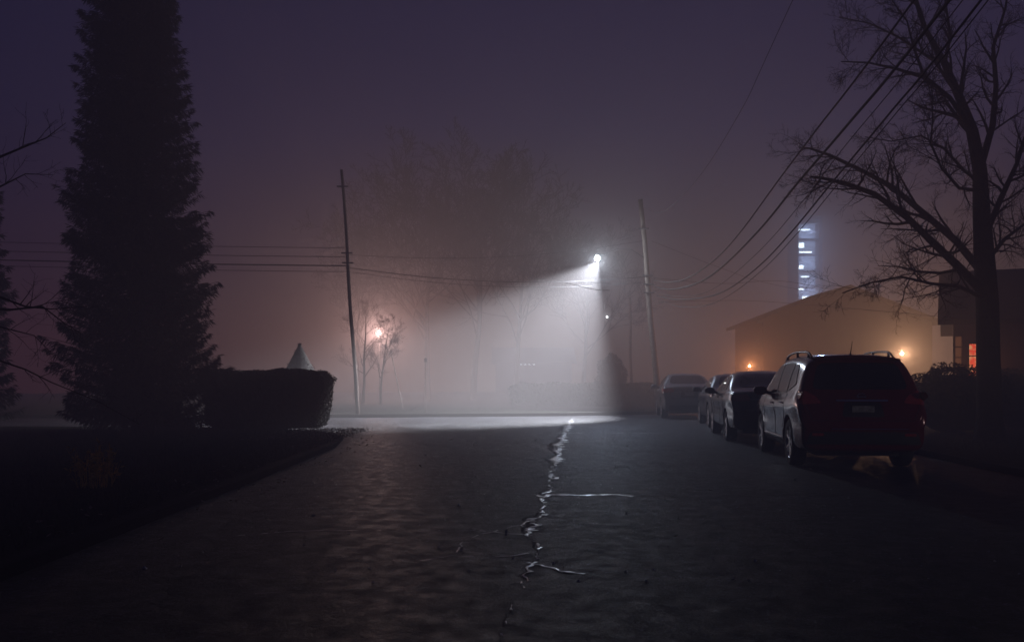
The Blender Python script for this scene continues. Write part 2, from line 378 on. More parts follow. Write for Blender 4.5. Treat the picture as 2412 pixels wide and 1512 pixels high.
# ------------------------------------------------------------------ cables
def cable(pts, r, label, name='cable'):
    P=[Vector(p) for p in pts]; Q=[]
    P=[P[0]*2-P[1]]+P+[P[-1]*2-P[-2]]
    for i in range(1,len(P)-2):
        for k in range(6):
            t=k/6; a,b,c,d=P[i-1],P[i],P[i+1],P[i+2]
            Q.append(0.5*((2*b)+(-a+c)*t+(2*a-5*b+4*c-d)*t*t+(-a+3*b-3*c+d)*t**3))
    Q.append(P[-2])
    G=Geo(); G.tube(Q,r,6); o=G.obj(name,M_wire,None,True); reg(o,label,'cable','overhead cables'); return o
def along(X, pts, ext=True):
    out=[]
    for px,py in pts:
        D=X/((px-1206)/2200); out.append(at(px,py,D))
    a,b=out[-2],out[-1]
    if ext:
        s=(b-a)/(b.y-a.y)
        out.append(b+s*(4-b.y)+Vector((0,0,.3))); 
    return out
cable(along(5.50,[(1541,661),(1575,665),(1620,655),(1680,615),(1740,552),(1830,430),(1920,310),(2110,60)]),0.017,'thick black cable sagging from a pole')
cable(along(5.60,[(1544,676),(1580,682),(1640,668),(1700,630),(1790,540),(1880,430),(2000,290),(2190,60)]),0.024,'thick black cable bundle sagging from a pole')
cable(along(5.66,[(1548,697),(1590,705),(1650,702),(1710,684),(1790,625),(1870,540),(1960,430),(2100,262),(2265,60)]),0.017,'black cable sagging from a pole')
cable(along(5.70,[(1550,706),(1600,722),(1660,720),(1720,694),(1800,632),(1880,547),(1975,432),(2115,262),(2280,62)]),0.009,'thin black cable sagging from a pole')
cable(along(5.62,[(1548,690),(1590,698),(1645,694),(1700,668),(1790,590),(1880,488),(1990,345),(2222,60)]),0.008,'thin black cable sagging from a pole')
cable(along(5.03,[(1513,488),(1560,500),(1640,425),(1740,270),(1840,60)]),0.006,'thin cable running from a pole top')
for k,(y,r) in enumerate([(580,.010),(601,.012),(622,.020),(636,.010)]):
    a=at(812+k*2,y+4,33); cable([at(-200,y-14,31),at(160,y-6,31.5),at(480,y,32),at(700,y+3,32.6),a],r,'cable strung level along the crossing street')
for k,(y0,y1,r) in enumerate([(600,570,.008),(630,655,.012),(640,668,.008)]):
    a=at(812+k*2,y0,33); b=b2+(t2-b2)*((EYE+(895-y1)/2200*36.2)/8.25)
    m_=a.lerp(b,0.5)+Vector((0,0,-0.35)); cable([a,a.lerp(b,.25)+Vector((0,0,-.26)),m_,a.lerp(b,.75)+Vector((0,0,-.26)),b],r,'cable strung across the intersection between poles')
cable([at(1300,655,36),at(1337,667,34),at(1400,682,31),at(1436,684,30)],0.010,'service cable catching lamp light')
cable([at(1365,664,34.6),at(1400,666,34.2),at(1440,668,34)],0.010,'short service cable catching lamp light')
cable([at(1540,655,36.2),at(1700,668,37),at(1840,662,38),at(1985,688,39.8)],0.010,'service cable reaching the house gable')
cable([at(1535,568,36.2),at(1700,632,38),at(1850,676,41),at(2240,745,50)],0.008,'service cable running past the house')
cable([at(1550,712,36.2),at(1750,708,36),at(1950,722,33),at(2240,748,27.5)],0.008,'service cable reaching the brick house')

# ------------------------------------------------------------------ bare trees
def grow(G, p, d, L, r, lvl, maxl, nseg=5, wig=0.16, up=0.05, kids=(7,6,5,4), rmin=0.004, tmin=0.2, sides=4):
    pts=[p.copy()]; rad=[r]; q=p.copy(); dd=d.copy()
    for i in range(nseg):
        dd=(dd+rnd_unit()*wig+Vector((0,0,up))).normalized(); q=q+dd*(L/nseg); pts.append(q.copy()); rad.append(max(rmin*0.6,r*(1-0.82*(i+1)/nseg)))
    G.tube(pts,rad,sides if lvl<2 else 3,False)
    if lvl>=maxl: return
    spawn(G,pts,rad,L,lvl,maxl,wig,up,kids,rmin,tmin)
def spawn(G,pts,rad,L,lvl,maxl,wig=0.16,up=0.05,kids=(7,6,5,4),rmin=0.004,tmin=0.2,lscale=(0.35,0.6)):
    n=kids[min(lvl,len(kids)-1)]; N=len(pts)-1
    for k in range(n):
        t=tmin+(1-tmin)*((k+R())/n); i=min(N-1,int(t*N)); fr=t*N-i
        p=pts[i].lerp(pts[i+1],fr); base=(pts[i+1]-pts[i]).normalized(); rr=rad[i]*(1-fr)+rad[i+1]*fr
        ax=base.cross(rnd_unit()); 
        if ax.length<0.1: continue
        ang=math.radians(U(28,62)); nd=Quaternion(ax.normalized(),ang)@base
        grow(G,p,nd,L*U(*lscale)*(1.15-0.55*t),max(rmin,rr*U(0.45,0.65)),lvl+1,maxl,4,wig*1.15,up,kids,rmin,tmin)

def bare_tree(base, H, r, seed, label, lean=(0,0), fork=0.3, kids=(9,7,5,4), maxl=4, group=None, rmin=0.006, spread=0.5):
    random.seed(seed)
    e=empty('bare_tree',base); reg(e,label,'tree',group)
    n=8; pts=[]; rad=[]; q=Vector((0,0,-0.1)); d=Vector((lean[0],lean[1],1)).normalized()
    for i in range(n+1):
        pts.append(q.copy()); rad.append(r*(1-0.8*i/n)+ (0.25*r if i==0 else 0)); d=(d+rnd_unit()*0.07).normalized(); q=q+d*(H*0.75/n)
    T=Geo(); T.tube(pts,rad,8,False); T.obj('trunk',M_bark,e,True)
    C=Geo(); spawn(C,pts,rad,H*0.75,0,maxl,0.16,0.08,kids,rmin,fork,(spread*0.8,spread*1.15)); C.obj('crown',M_twig,e)
    return e

def big_tree():
    random.seed(21); D0=19.0
    base=Vector(((2335-1206)/2200*D0,D0,0.05)); e=empty('bare_tree',base); reg(e,'large bare deciduous tree with spreading crooked limbs','tree')
    def pl(lst): return [at(px,py,D0+dz)-base for px,py,dz in lst]
    T=Geo(); C=Geo()
    trunk=pl([(2332,1045,0),(2330,980,0),(2328,850,0),(2326,720,0),(2318,600,0),(2312,500,.1),(2308,400,.1),(2290,310,.2),(2262,235,.3),(2225,150,.3),(2180,70,.2),(2150,-20,.1),(2130,-90,0)])
    tr=[.33,.25,.23,.22,.20,.17,.14,.12,.09,.07,.05,.04,.02]
    T.tube(trunk,tr,12,False)
    limbs=[
     ([(2318,690,0),(2262,628,-.3),(2205,585,-.6),(2130,512,-.9),(2060,462,-1.2),(1985,432,-1.4),(1940,415,-1.6),(1905,420,-1.8)],.10),
     ([(2312,640,0),(2250,570,.3),(2175,500,.6),(2100,435,.9),(2030,400,1.2),(1960,365,1.4),(1910,345,1.6),(1885,350,1.8)],.085),
     ([(2322,705,0),(2260,680,-.5),(2190,665,-1),(2120,655,-1.3),(2050,670,-1.6),(1985,695,-1.9)],.045),
     ([(2308,430,0),(2270,400,.4),(2230,350,.8),(2170,325,1.1),(2100,330,1.4),(2040,320,1.7)],.04),
     ([(2290,310,.2),(2235,235,0),(2180,190,-.4),(2110,165,-.8),(2040,150,-1.1),(1980,140,-1.4)],.055),
     ([(2262,235,.3),(2200,150,.8),(2120,90,1.2),(2050,60,1.4),(1980,40,1.6)],.04),
     ([(2308,400,.1),(2340,300,.3),(2352,200,.5),(2345,110,.6),(2365,20,.8),(2380,-60,1)],.08),
     ([(2318,560,0),(2360,470,-.5),(2395,380,-1),(2430,280,-1.4),(2460,180,-1.8)],.07),
     ([(2225,150,.3),(2235,80,.2),(2225,0,0),(2230,-80,-.2)],.045),
     ([(2320,620,0),(2370,560,.8),(2420,520,1.5),(2480,460,2.2)],.055),
     ([(2180,190,-.4),(2150,120,-.7),(2130,50,-1),(2090,-20,-1.2)],.035),
     ([(2308,450,0),(2262,440,-.6),(2215,400,-1),(2190,340,-1.3),(2195,280,-1.5),(2190,220,-1.6)],.04),
    ]
    for lst,r in limbs:
        P=pl(lst); P=[p+rnd_unit()*0.05 if 0<i else p for i,p in enumerate(P)]
        rad=[max(.010,r*(1-0.85*i/(len(P)-1))) for i in range(len(P))]
        T.tube(P,rad,8,False); L=sum((P[i+1]-P[i]).length for i in range(len(P)-1))
        spawn(C,P,rad,L*0.62,0,3,0.22,0.03,(20,8,6),0.0035,0.12,(0.28,0.5))
    spawn(C,trunk[6:],tr[6:],2.6,0,3,0.2,0.03,(12,7,5),0.0035,0.1,(0.4,0.6))
    T.obj('trunk',M_bark,e,True); C.obj('crown',M_twig,e)
big_tree()

def left_tree():
    random.seed(5); D0=12.0; base=Vector(((-90-1206)/2200*D0,D0,0.06)); e=empty('bare_tree',base); reg(e,'slender bare tree with drooping twigs on lawn','tree')
    def pl(l): return [at(px,py,D0+dz)-base for px,py,dz in l]
    T=Geo();C=Geo(); tk=pl([(-90,1140,0),(-88,900,0),(-80,700,0),(-70,500,.1),(-60,300,.1),(-40,100,0),(-30,-60,0)]); tr=[.14,.12,.11,.09,.07,.05,.03]; T.tube(tk,tr,8,False)
    for lst,r in [([(-70,420,0),(0,370,-.2),(60,345,-.4),(110,325,-.5),(155,290,-.6)],.02),([(-72,520,0),(0,440,0),(60,410,.2),(125,412,.3)],.016),
                  ([(-80,700,0),(0,700,0),(60,722,0),(120,728,0),(205,722,.1)],.022),([(-80,720,0),(20,730,0),(100,722,-.3),(150,760,-.4),(190,785,-.4)],.018),
                  ([(-85,830,0),(0,850,0),(60,870,0),(120,900,0),(230,945,0),(330,1000,0)],.016),([(-80,780,0),(0,770,.3),(80,790,.4),(120,830,.5)],.014)]:
        P=pl(lst); rad=[max(.003,r*(1-.85*i/(len(P)-1))) for i in range(len(P))]; T.tube(P,rad,6,False)
        spawn(C,P,rad,1.4,0,2,.2,.02,(7,4),.0025,.3,(.25,.45))
    T.obj('trunk',M_bark,e,True); C.obj('crown',M_twig,e)
left_tree()

G1='bare trees beyond the crossing'
bare_tree((-7.5,47,0.1),6.0,.08,31,'small bare tree in front of a glowing pink lamp',kids=(12,8,6,4),group=G1,spread=.40,rmin=.005)
bare_tree((-6.5,46,0.1),5.2,.06,32,'slender bare tree beside a pink lamp',kids=(12,8,6,3),group=G1,spread=.40,rmin=.005)
bare_tree((-5.0,55,0.1),14.5,.18,33,'tall bare tree fading into fog',group=G1,kids=(18,10,7,5),rmin=.018,spread=.66)
bare_tree((-9.5,57,0.1),11.5,.16,34,'tall bare tree fading into fog',group=G1,kids=(14,9,6,4),rmin=.018,spread=.66)
bare_tree((0.3,59,0.1),14.5,.18,35,'tall bare tree fading into fog',group=G1,kids=(16,9,7,4),rmin=.020,spread=.66)
bare_tree((4.6,61,0.1),12,.16,36,'tall bare tree fading into fog',group=G1,kids=(15,9,6,4),rmin=.020,spread=.66)
bare_tree((-2.3,56,0.1),15.0,.20,37,'tall bare tree fading into fog',group=G1,kids=(18,10,7,5),rmin=.020,spread=.66)

# ------------------------------------------------------------------ conifers
def conifer(base,H,Rb,seed,label,material,nb=650,nn=60,bottom=0.3,flen=(.18,.42),fw=.02,power=0.8,group=None,r=.22,name='conifer_tree',lean=0.0,inner=False):
    random.seed(seed); e=empty(name,base,ry=lean); reg(e,label,'tree',group)
    T=Geo(); T.tube([(0,0,-.1),(0,0,H*.5),(0,0,H*.98)],[r,r*.6,.02],10,False); T.obj('trunk',M_bark,e,True)
    V=[];F=[]; B=Geo()
    for k in range(nb):
        u=((k+R())/nb)
        h=bottom+(H-bottom)*u; rad=Rb*min(1,((1-u)**power)*1.05)*(0.76+0.34*R())
        a=U(0,2*math.pi); rad*=1+0.07*math.sin(a*3+h*1.7)+0.05*math.sin(h*5+a)
        if rad<.05: rad=.05
        out=Vector((math.cos(a),math.sin(a),0)); side=Vector((-math.sin(a),math.cos(a),0))
        n=6; pts=[]
        for i in range(n+1):
            s=i/n; pts.append(out*(rad*s)+Vector((0,0,h-0.22*rad*s*(1.4-s)*1.3+ (0.14*rad*s**4))))
        B.tube([pts[0],pts[3],pts[-1]],[.02,.012,.003],3,False)
        m=int(nn*(0.5+0.8*rad/Rb))
        for j in range(m):
            s=1-(R()**1.5)*0.8; i=min(n-1,int(s*n)); p=pts[i].lerp(pts[i+1],s*n-i)
            d=(out*U(.3,1.0)+side*U(-1,1)*(1.0-.5*s)+Vector((0,0,U(-.95,.35)))).normalized()
            l=U(*flen)*(1.1-.35*s); wv=d.cross(rnd_unit()); 
            if wv.length<.1: continue
            wv=wv.normalized()*fw*U(.6,1.4); mid=p+d*l*.55+Vector((0,0,-.02)); tip=p+d*l+Vector((0,0,-.06*l/.3))
            b=len(V); V += [tuple(p),tuple(mid+wv),tuple(tip),tuple(mid-wv)]; F.append((b,b+1,b+2,b+3))
    meshobj('crown',V,F,material,e); B.obj('branch',M_needle2 if inner else M_twig,e)
    if inner:
        G=Geo(); G.tube([(0,0,bottom-.02),(0,0,bottom+(H-bottom)*.33),(0,0,bottom+(H-bottom)*.66),(0,0,H)],[Rb*1.0,Rb*.67,Rb*.34,.01],18,False); G.obj('inner_foliage',M_needle2,e,True)
    return e
conifer((at(338,900,22.5).x,22.5,0.08),17.5,1.85,11,'huge dense dark spruce tree on the lawn',M_needle,nb=2200,nn=90,power=0.80,r=.28,group='conifers',flen=(.12,.28),fw=.011,lean=-0.03)
conifer((at(-105,900,25).x,25.5,0.08),12.0,1.2,12,'dark spruce tree at the lawn edge',M_needle,nb=700,nn=60,power=.75,group='conifers',flen=(.14,.32),fw=.014)
conifer((at(706,900,30.2).x,30.2,0.02),2.47,.84,13,'small pale conical spruce behind the hedge',M_needle2,nb=420,nn=36,bottom=.9,flen=(.02,.05),fw=.006,power=1.0,r=.05,group='conifers',inner=True)

# ------------------------------------------------------------------ hedges / shrubs
def leafy(name,loc,shape,n,size,material,label,cat,seed,group=None):
    random.seed(seed); e=empty(name,loc); reg(e,label,cat,group)
    V=[];F=[]
    for _ in range(n):
        p,nr=shape(); d=(nr+rnd_unit()*0.9).normalized(); a=d.orthogonal().normalized(); a=(Quaternion(d,U(0,6.28))@a); b=d.cross(a)
        s=size*U(.6,1.3); p=p+nr*U(-.10,.05)
        i=len(V); V+=[tuple(p-a*s),tuple(p+b*s*.5),tuple(p+a*s),tuple(p-b*s*.5)]; F.append((i,i+1,i+2,i+3))
    meshobj('foliage',V,F,material,e); return e
def hedge_shape(w,dp,h,flare=0.12):
    def f():
        k=R(); tot=w*dp+2*h*w+2*h*dp; c=k*tot
        if c<w*dp: x,y,z=U(-w/2,w/2),U(-dp/2,dp/2),h; n=Vector((0,0,1))
        elif c<w*dp+2*h*w: s=-1 if R()<.65 else 1; x,y,z=U(-w/2,w/2),s*dp/2,U(0.05,h); n=Vector((0,s,0))
        else: s=random.choice((-1,1)); x,y,z=s*w/2,U(-dp/2,dp/2),U(0.05,h); n=Vector((s,0,0))
        zz=z/h; m=1-flare*(1-zz)**1.2; 
        x*=m*(1+.015*math.sin(y*7+z*6)); y*=m; z+= .03*math.sin(x*3.1)+.025*math.sin(x*9+y*5)
        ex=max(0,abs(x)/(w/2)-.9)*w/2; z-= (ex*.6 if zz>.85 else 0)
        return Vector((x,y,z)),n
    return f
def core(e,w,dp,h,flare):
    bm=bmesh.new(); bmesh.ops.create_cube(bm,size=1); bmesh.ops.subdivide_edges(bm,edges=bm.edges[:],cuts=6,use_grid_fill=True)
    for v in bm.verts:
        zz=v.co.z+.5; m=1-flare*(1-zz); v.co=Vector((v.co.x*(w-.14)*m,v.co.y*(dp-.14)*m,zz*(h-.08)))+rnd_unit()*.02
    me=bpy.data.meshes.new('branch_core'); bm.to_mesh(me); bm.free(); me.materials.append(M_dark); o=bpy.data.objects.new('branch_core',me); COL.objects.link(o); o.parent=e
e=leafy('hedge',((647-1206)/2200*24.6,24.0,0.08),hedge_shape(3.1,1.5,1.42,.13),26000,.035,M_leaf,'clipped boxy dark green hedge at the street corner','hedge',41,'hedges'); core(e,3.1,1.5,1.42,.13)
e=leafy('hedge',(3.5,43.0,0.1),hedge_shape(7.2,1.4,1.0,.05),14000,.06,M_leaf,'long low dark hedge beyond the crossing','hedge',42,'hedges'); core(e,7.2,1.4,1.0,.05)
def ball(rx,ry,rz):
    def f():
        n=rnd_unit(); n.z=abs(n.z)*1.0 if R()<.85 else n.z*.5
        k=1+.12*math.sin(n.x*7+n.y*4)+.1*math.sin(n.z*9+n.x*5); return Vector((n.x*rx*k,n.y*ry*k,rz*.45+n.z*rz*.55*k)),n
    return f
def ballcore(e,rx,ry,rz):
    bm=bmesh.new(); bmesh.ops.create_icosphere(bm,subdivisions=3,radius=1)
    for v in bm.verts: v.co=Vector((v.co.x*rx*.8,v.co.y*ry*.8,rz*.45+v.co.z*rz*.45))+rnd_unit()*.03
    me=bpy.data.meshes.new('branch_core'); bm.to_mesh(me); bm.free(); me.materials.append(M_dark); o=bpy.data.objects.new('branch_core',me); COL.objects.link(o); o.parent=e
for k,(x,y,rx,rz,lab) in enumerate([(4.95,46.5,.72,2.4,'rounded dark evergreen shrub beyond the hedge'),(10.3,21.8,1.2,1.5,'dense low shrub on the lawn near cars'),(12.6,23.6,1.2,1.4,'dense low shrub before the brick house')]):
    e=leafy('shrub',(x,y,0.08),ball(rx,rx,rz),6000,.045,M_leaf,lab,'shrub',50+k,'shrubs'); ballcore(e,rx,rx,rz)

def dry_plant(loc,h,n,seed,label):
    random.seed(seed); G=Geo()
    for _ in range(n):
        p=Vector((U(-.18,.18),U(-.15,.15),0)); d=Vector((p.x*1.6+U(-.2,.2),U(-.3,.3),1)).normalized(); L=h*U(.5,1)
        pts=[p,p+d*L*.5,p+d*L+Vector((U(-.06,.06),0,-.01))]; G.tube(pts,[.005,.004,.002],3,False)
        for j in range(7):
            t=U(.3,1); q=p+d*L*t; dd=(d*.6+rnd_unit()).normalized(); s=U(.02,.045); a=dd.orthogonal().normalized()*s*.35
            i=len(G.v); G.v+=[tuple(q),tuple(q+dd*s+a),tuple(q+dd*s*1.9),tuple(q+dd*s-a)]; G.f.append((i,i+1,i+2,i+3))
    o=G.obj('dry_plant',M_dry,None); o.location=loc; reg(o,label,'plant'); return o
dry_plant((-4.75,10.6,.085),.5,46,61,'dry yellowed shrub with thin stems on lawn')

random.seed(71); V=[];F=[]
for _ in range(1100):
    if R()<.7: x=-3.5-U(0,1.8)+.3*U(-1,1); y=U(18.5,23)
    else: x=-3.4+U(-.5,.5)*1.2; y=U(7,22)
    if R()<.06: x=U(-3.2,5.5); y=U(7,30)
    z=.012 if x>-3.3 else .105
    s=U(.015,.04); a=U(0,6.28); tl=Vector((U(-.5,.5),U(-.5,.5),1)).normalized(); u=tl.orthogonal().normalized(); u=Quaternion(tl,a)@u; v=tl.cross(u); p=Vector((x,y,z+.01))
    i=len(V); V+=[tuple(p-u*s),tuple(p+v*s*.5),tuple(p+u*s),tuple(p-v*s*.5)]; F.append((i,i+1,i+2,i+3))
o=meshobj('fallen_leaves',V,F,M_litter); reg(o,'dead leaves scattered along the kerb','leaves',kind='stuff')
V=[];F=[]
for _ in range(30000):
    k=R()
    if k<.6: x=-3.5-abs(random.gauss(0,3)); y=U(5,23.2)
    elif k<.8: x=U(-14,8); y=U(34.5,40); y=max(y,34+x*.35+.6)
    else: x=U(7.6,15); y=U(8,30); x=max(x,7.1+.02*y+.3)
    h=U(.03,.09); a=U(0,6.28); dx,dy=math.cos(a)*.006,math.sin(a)*.006; lx,ly=U(-.03,.03),U(-.03,.03)
    i=len(V); V+=[(x-dx,y-dy,.08),(x+dx,y+dy,.08),(x+lx,y+ly,.085+h)]; F.append((i,i+1,i+2))
o=meshobj('grass',V,F,M_grass); reg(o,'short dark grass blades on the lawns','grass',kind='stuff')

# ------------------------------------------------------------------ lamps, posts
def lamp_post(base,h,label,col,power,bulb=40,rb=.12,group=None,name='street_lamp',postr=.03,aim=None):
    e=empty(name,base); reg(e,label,'street lamp',group)
    G=Geo(); G.tube([(0,0.1,0),(0,0.1,h*.5),(0,0.1,h-.15)],[postr,postr*.8,postr*.6],8); G.obj('post',M_post,e,True)
    G=Geo(); G.tube([(0,0,h+rb),(0,0,h+rb+.03),(0,0,h+rb+.08)],[rb*.9,rb*.7,.02],12); G.obj('cap',M_post,e,True)
    bm=bmesh.new(); bmesh.ops.create_uvsphere(bm,u_segments=16,v_segments=10,radius=rb); bmesh.ops.translate(bm,vec=(0,0,h),verts=bm.verts)
    me=bpy.data.meshes.new('globe'); bm.to_mesh(me); bm.free(); me.materials.append(emat('globe_glow',col,bulb)); o=bpy.data.objects.new('globe',me); COL.objects.link(o); o.parent=e
    if aim: light('SPOT','globe_light',(0,0,h-rb-.05),power,col,e,rb,aim,34,1.0)
    else: light('POINT','globe_light',(0,-rb-.08,h),power,col,e,rb)
    return e
p=at(893,785,50); lamp_post((p.x,p.y,.1),p.z-.1,'glowing pinkish globe lamp behind bare trees',(1.0,.60,.54),2700,4,.10)
p=at(1765,862,38.3); lamp_post((p.x,p.y,.1),p.z-.1,'low orange garden lamp beyond the parked cars',(1.0,.34,.12),480,6,.06,name='globe_lamp')
p=at(1430,746,80); lamp_post((p.x,p.y,.1),p.z-.1,'small distant white street lamp in fog',(.9,.92,1),250,20,.09)
lamp_post((12.6,4.8,.085),2.3,'added out-of-view globe lamp lighting the SUV rear',(1.0,.86,.84),340,6,.11,name='globe_lamp',aim=(-7.3,8.6,-1.25))  # lamp added out of view, aimed so the SUV's dark rear shows
e=empty('sign_post',(at(999,900,33).x,33.6,.1)); reg(e,'thin metal post with a small street sign','sign post')
G=Geo(); G.tube([(0,0,0),(0,0,2.0)],.014,6); G.obj('post',M_pole,e); G=Geo(); G.box(-.05,.05,-.035,-.031,1.85,1.98); G.obj('sign_panel',M_metal,e)
for a,b in [((922,835),(949,962))]:
    A=at(*a,34.5); B=at(*b,34.0); G=Geo(); G.tube([A,B],.016,6); o=G.obj('leaning_stake',M_pole,None); reg(o,'thin leaning wooden stake in the grass','stake')
e=utility_pole(Vector((at(1487,900,48).x,48,.1)),at(1484,700,48),.08,[], 'slim wooden pole beyond the hedge')

# ------------------------------------------------------------------ houses
def window(parent,x0,x1,z0,z1,y,glow,mull=(1,1),name='window'):
    w_=empty(name,(0,0,0)); w_.parent=parent
    G=Geo(); G.box(x0,x1,y-.012,y-.008,z0,z1); G.obj('pane',glow,w_)
    G=Geo(); t=.06
    G.box(x0-t,x0,y-.05,y-.002,z0-t,z1+t); G.box(x1,x1+t,y-.05,y-.002,z0-t,z1+t); G.box(x0,x1,y-.048,y-.002,z1,z1+t); G.box(x0,x1,y-.07,y-.002,z0-t,z0)
    for i in range(1,mull[0]+1):
        xm=x0+(x1-x0)*i/(mull[0]+1); G.box(xm-.015,xm+.015,y-.03,y-.013,z0,z1)
    for i in range(1,mull[1]+1):
        zm=z0+(z1-z0)*i/(mull[1]+1); G.box(x0,x1,y-.032,y-.0135,zm-.015,zm+.015)
    G.obj('frame',M_trim,w_)
    return w_
def house(x0,x1,y0,y1,he,hr,wallm,label,name='house',over=.35,ridge='y',rot=0):
    e=empty(name,(x0,y0,0.05),rot); reg(e,label,'house'); W=x1-x0; Dp=y1-y0
    if ridge=='y':
        V=[(0,0,0),(W,0,0),(W,0,he),(W/2,0,hr),(0,0,he),(0,Dp,0),(W,Dp,0),(W,Dp,he),(W/2,Dp,hr),(0,Dp,he)]
        F=[(0,1,2,3,4),(9,8,7,6,5),(0,4,9,5),(1,6,7,2)]
        meshobj('wall',V,F,wallm,e)
        s=(hr-he)/(W/2); G=Geo()
        for sg in (-1,1):
            xo=W/2+sg*(W/2+over); zo=he-s*over; th=.14
            b=len(G.v); a=[(W/2,-over,hr+.01),(xo,-over,zo+.01),(xo,Dp+over,zo+.01),(W/2,Dp+over,hr+.01)]
            G.v+=a+[(x,y,z+th) for x,y,z in a]; G.f+=[tuple(b+i for i in q) for q in ((0,1,2,3),(4,7,6,5),(0,4,5,1),(1,5,6,2),(2,6,7,3))]
        G.obj('roof',M_roof,e)
    else:
        V=[(0,0,0),(W,0,0),(W,0,he),(0,0,he),(0,Dp,0),(W,Dp,0),(W,Dp,he),(0,Dp,he),(0,Dp/2,hr),(W,Dp/2,hr)]
        F=[(0,1,2,3),(5,4,7,6),(4,0,3,8,7),(1,5,6,9,2)]
        meshobj('wall',V,F,wallm,e)
        s=(hr-he)/(Dp/2); G=Geo()
        for sg in (-1,1):
            yo=Dp/2+sg*(Dp/2+over); zo=he-s*over; th=.14
            b=len(G.v); a=[(-over,Dp/2,hr+.01),(-over,yo,zo+.01),(W+over,yo,zo+.01),(W+over,Dp/2,hr+.01)]
            G.v+=a+[(x,y,z+th) for x,y,z in a]; G.f+=[tuple(b+i for i in q) for q in ((0,1,2,3),(4,7,6,5),(0,4,5,1),(1,5,6,2),(2,6,7,3))]
        G.obj('roof',M_roof,e)
    return e
M_dimwin = mat('dark_window',(.02,.02,.025),.1,noise=.2)
def redwin():
    m=emat('curtained_window',(1,.3,.1),.9); t=m.node_tree; n=t.nodes.new('ShaderNodeTexNoise'); n.inputs['Scale'].default_value=5; n.inputs['Detail'].default_value=3
    r=t.nodes.new('ShaderNodeValToRGB'); r.color_ramp.elements[0].position=.42; r.color_ramp.elements[0].color=(1.0,.45,.2,1); r.color_ramp.elements[1].position=.6; r.color_ramp.elements[1].color=(1,.06,.03,1)
    tc=t.nodes.new('ShaderNodeTexCoord'); t.links.new(tc.outputs['Object'],n.inputs['Vector']); t.links.new(n.outputs['Fac'],r.inputs['Fac']); t.links.new(r.outputs['Color'],t.nodes['Principled BSDF'].inputs['Emission Color']); return m
M_redwin=redwin()
h1=house(10.75,18.0,40,45,3.75,5.15,M_siding,'low gabled house lit by a warm wall lamp')
window(h1,1.2,2.2,1.2,2.3,0,M_dimwin); window(h1,3.0,4.0,1.2,2.3,0,M_dimwin)
d_=empty('door'); d_.parent=h1; G=Geo(); G.box(4.6,5.45,-.05,-.003,0,2.05); G.obj('door_leaf',M_trim,d_); G=Geo(); G.tube([(5.35,-.09,1.0),(5.35,-.05,1.0)],.03,8); G.obj('handle',M_metal,d_)
wl=empty('wall_lamp',at(2124,833,38.0)); reg(wl,'bright warm lamp mounted on the house wall','lamp')
G=Geo(); G.tube([(0,2.0,.1),(0,.3,.14),(0,0,.12)],[.02,.02,.05],8); G.obj('bracket',M_post,wl)
bm=bmesh.new(); bmesh.ops.create_uvsphere(bm,u_segments=12,v_segments=8,radius=.07); me=bpy.data.meshes.new('bulb'); bm.to_mesh(me); bm.free(); me.materials.append(emat('warm_bulb',(1,.75,.5),12)); o=bpy.data.objects.new('bulb',me); COL.objects.link(o); o.parent=wl
light('POINT','wall_lamp_light',(0,-.2,0),1000,(1.0,.52,.28),wl,.08)
h2=house(12.75,21,27,34,3.0,4.6,M_brick,'brown brick bungalow with a glowing curtained window','house',.4,'x',-0.44)
window(h2,.42,1.02,1.25,2.28,0,M_redwin,(1,2)); window(h2,.06,.22,1.3,2.5,0,emat('side_light',(1,.35,.15),.10),(0,3)); window(h2,3.0,4.4,1.25,2.3,0,M_dimwin,(1,1))
light('POINT','window_spill',(.7,-.5,1.6),12,(1.0,.36,.14),h2,.3)
h4=house(-1.5,5.5,86,92,2.9,4.2,M_siding,'distant house with a row of tiny lights','house',.4,'x')
for k in range(5):
    window(h4,1.85+k*.40,1.97+k*.40,2.65,2.72,0,emat('tiny_light',(.8,.85,1),8.0),(0,0))

# stair tower
e=empty('tower_building',(25.8,84,0)); reg(e,'tall building with a lit glass stairwell','building')
G=Geo(); G.box(0,2.0,.6,3.5,0,16.0); G.obj('wall',M_tower,e)
G=Geo(); G.box(-.12,0,0,.3,0,15.9); G.box(2.0,2.12,0,.3,0,15.9); 
zs=[8.2+ i*1.45 for i in range(6)]
for z in zs: G.box(0,2.0,.05,.3,z-.09,z+.02)
G.box(-.12,2.12,-.02,.6,15.9,16.1)
G.obj('frame',M_tower,e)
M_stair=emat('stair_glass',(.45,.55,1.0),.30); M_tube=emat('tube_light',(.75,.85,1.0),9)
G=Geo(); G.box(0.0,1.6,.40,.42,7.5,15.4); G.obj('glass',M_stair,e)
zz=[(540,.1,1.1,.10),(577,.1,.55,.45),(593,.15,1.25,.12),(628,.1,.5,.32),(651,.3,1.0,.10),(679,.1,.5,.28),(700,.4,1.5,.22)]
for py,x0,x1,hh in zz:
    z=EYE+(895-py)/2200*84; G=Geo(); G.box(x0,x1,.30,.36,z-hh/2,z+hh/2); G.obj('stair_light',M_tube,e)
for z in (9.5,12,14.5): light('POINT','stair_glow',(1.0,-1.2,z),800,(.45,.58,1.0),e,.4)

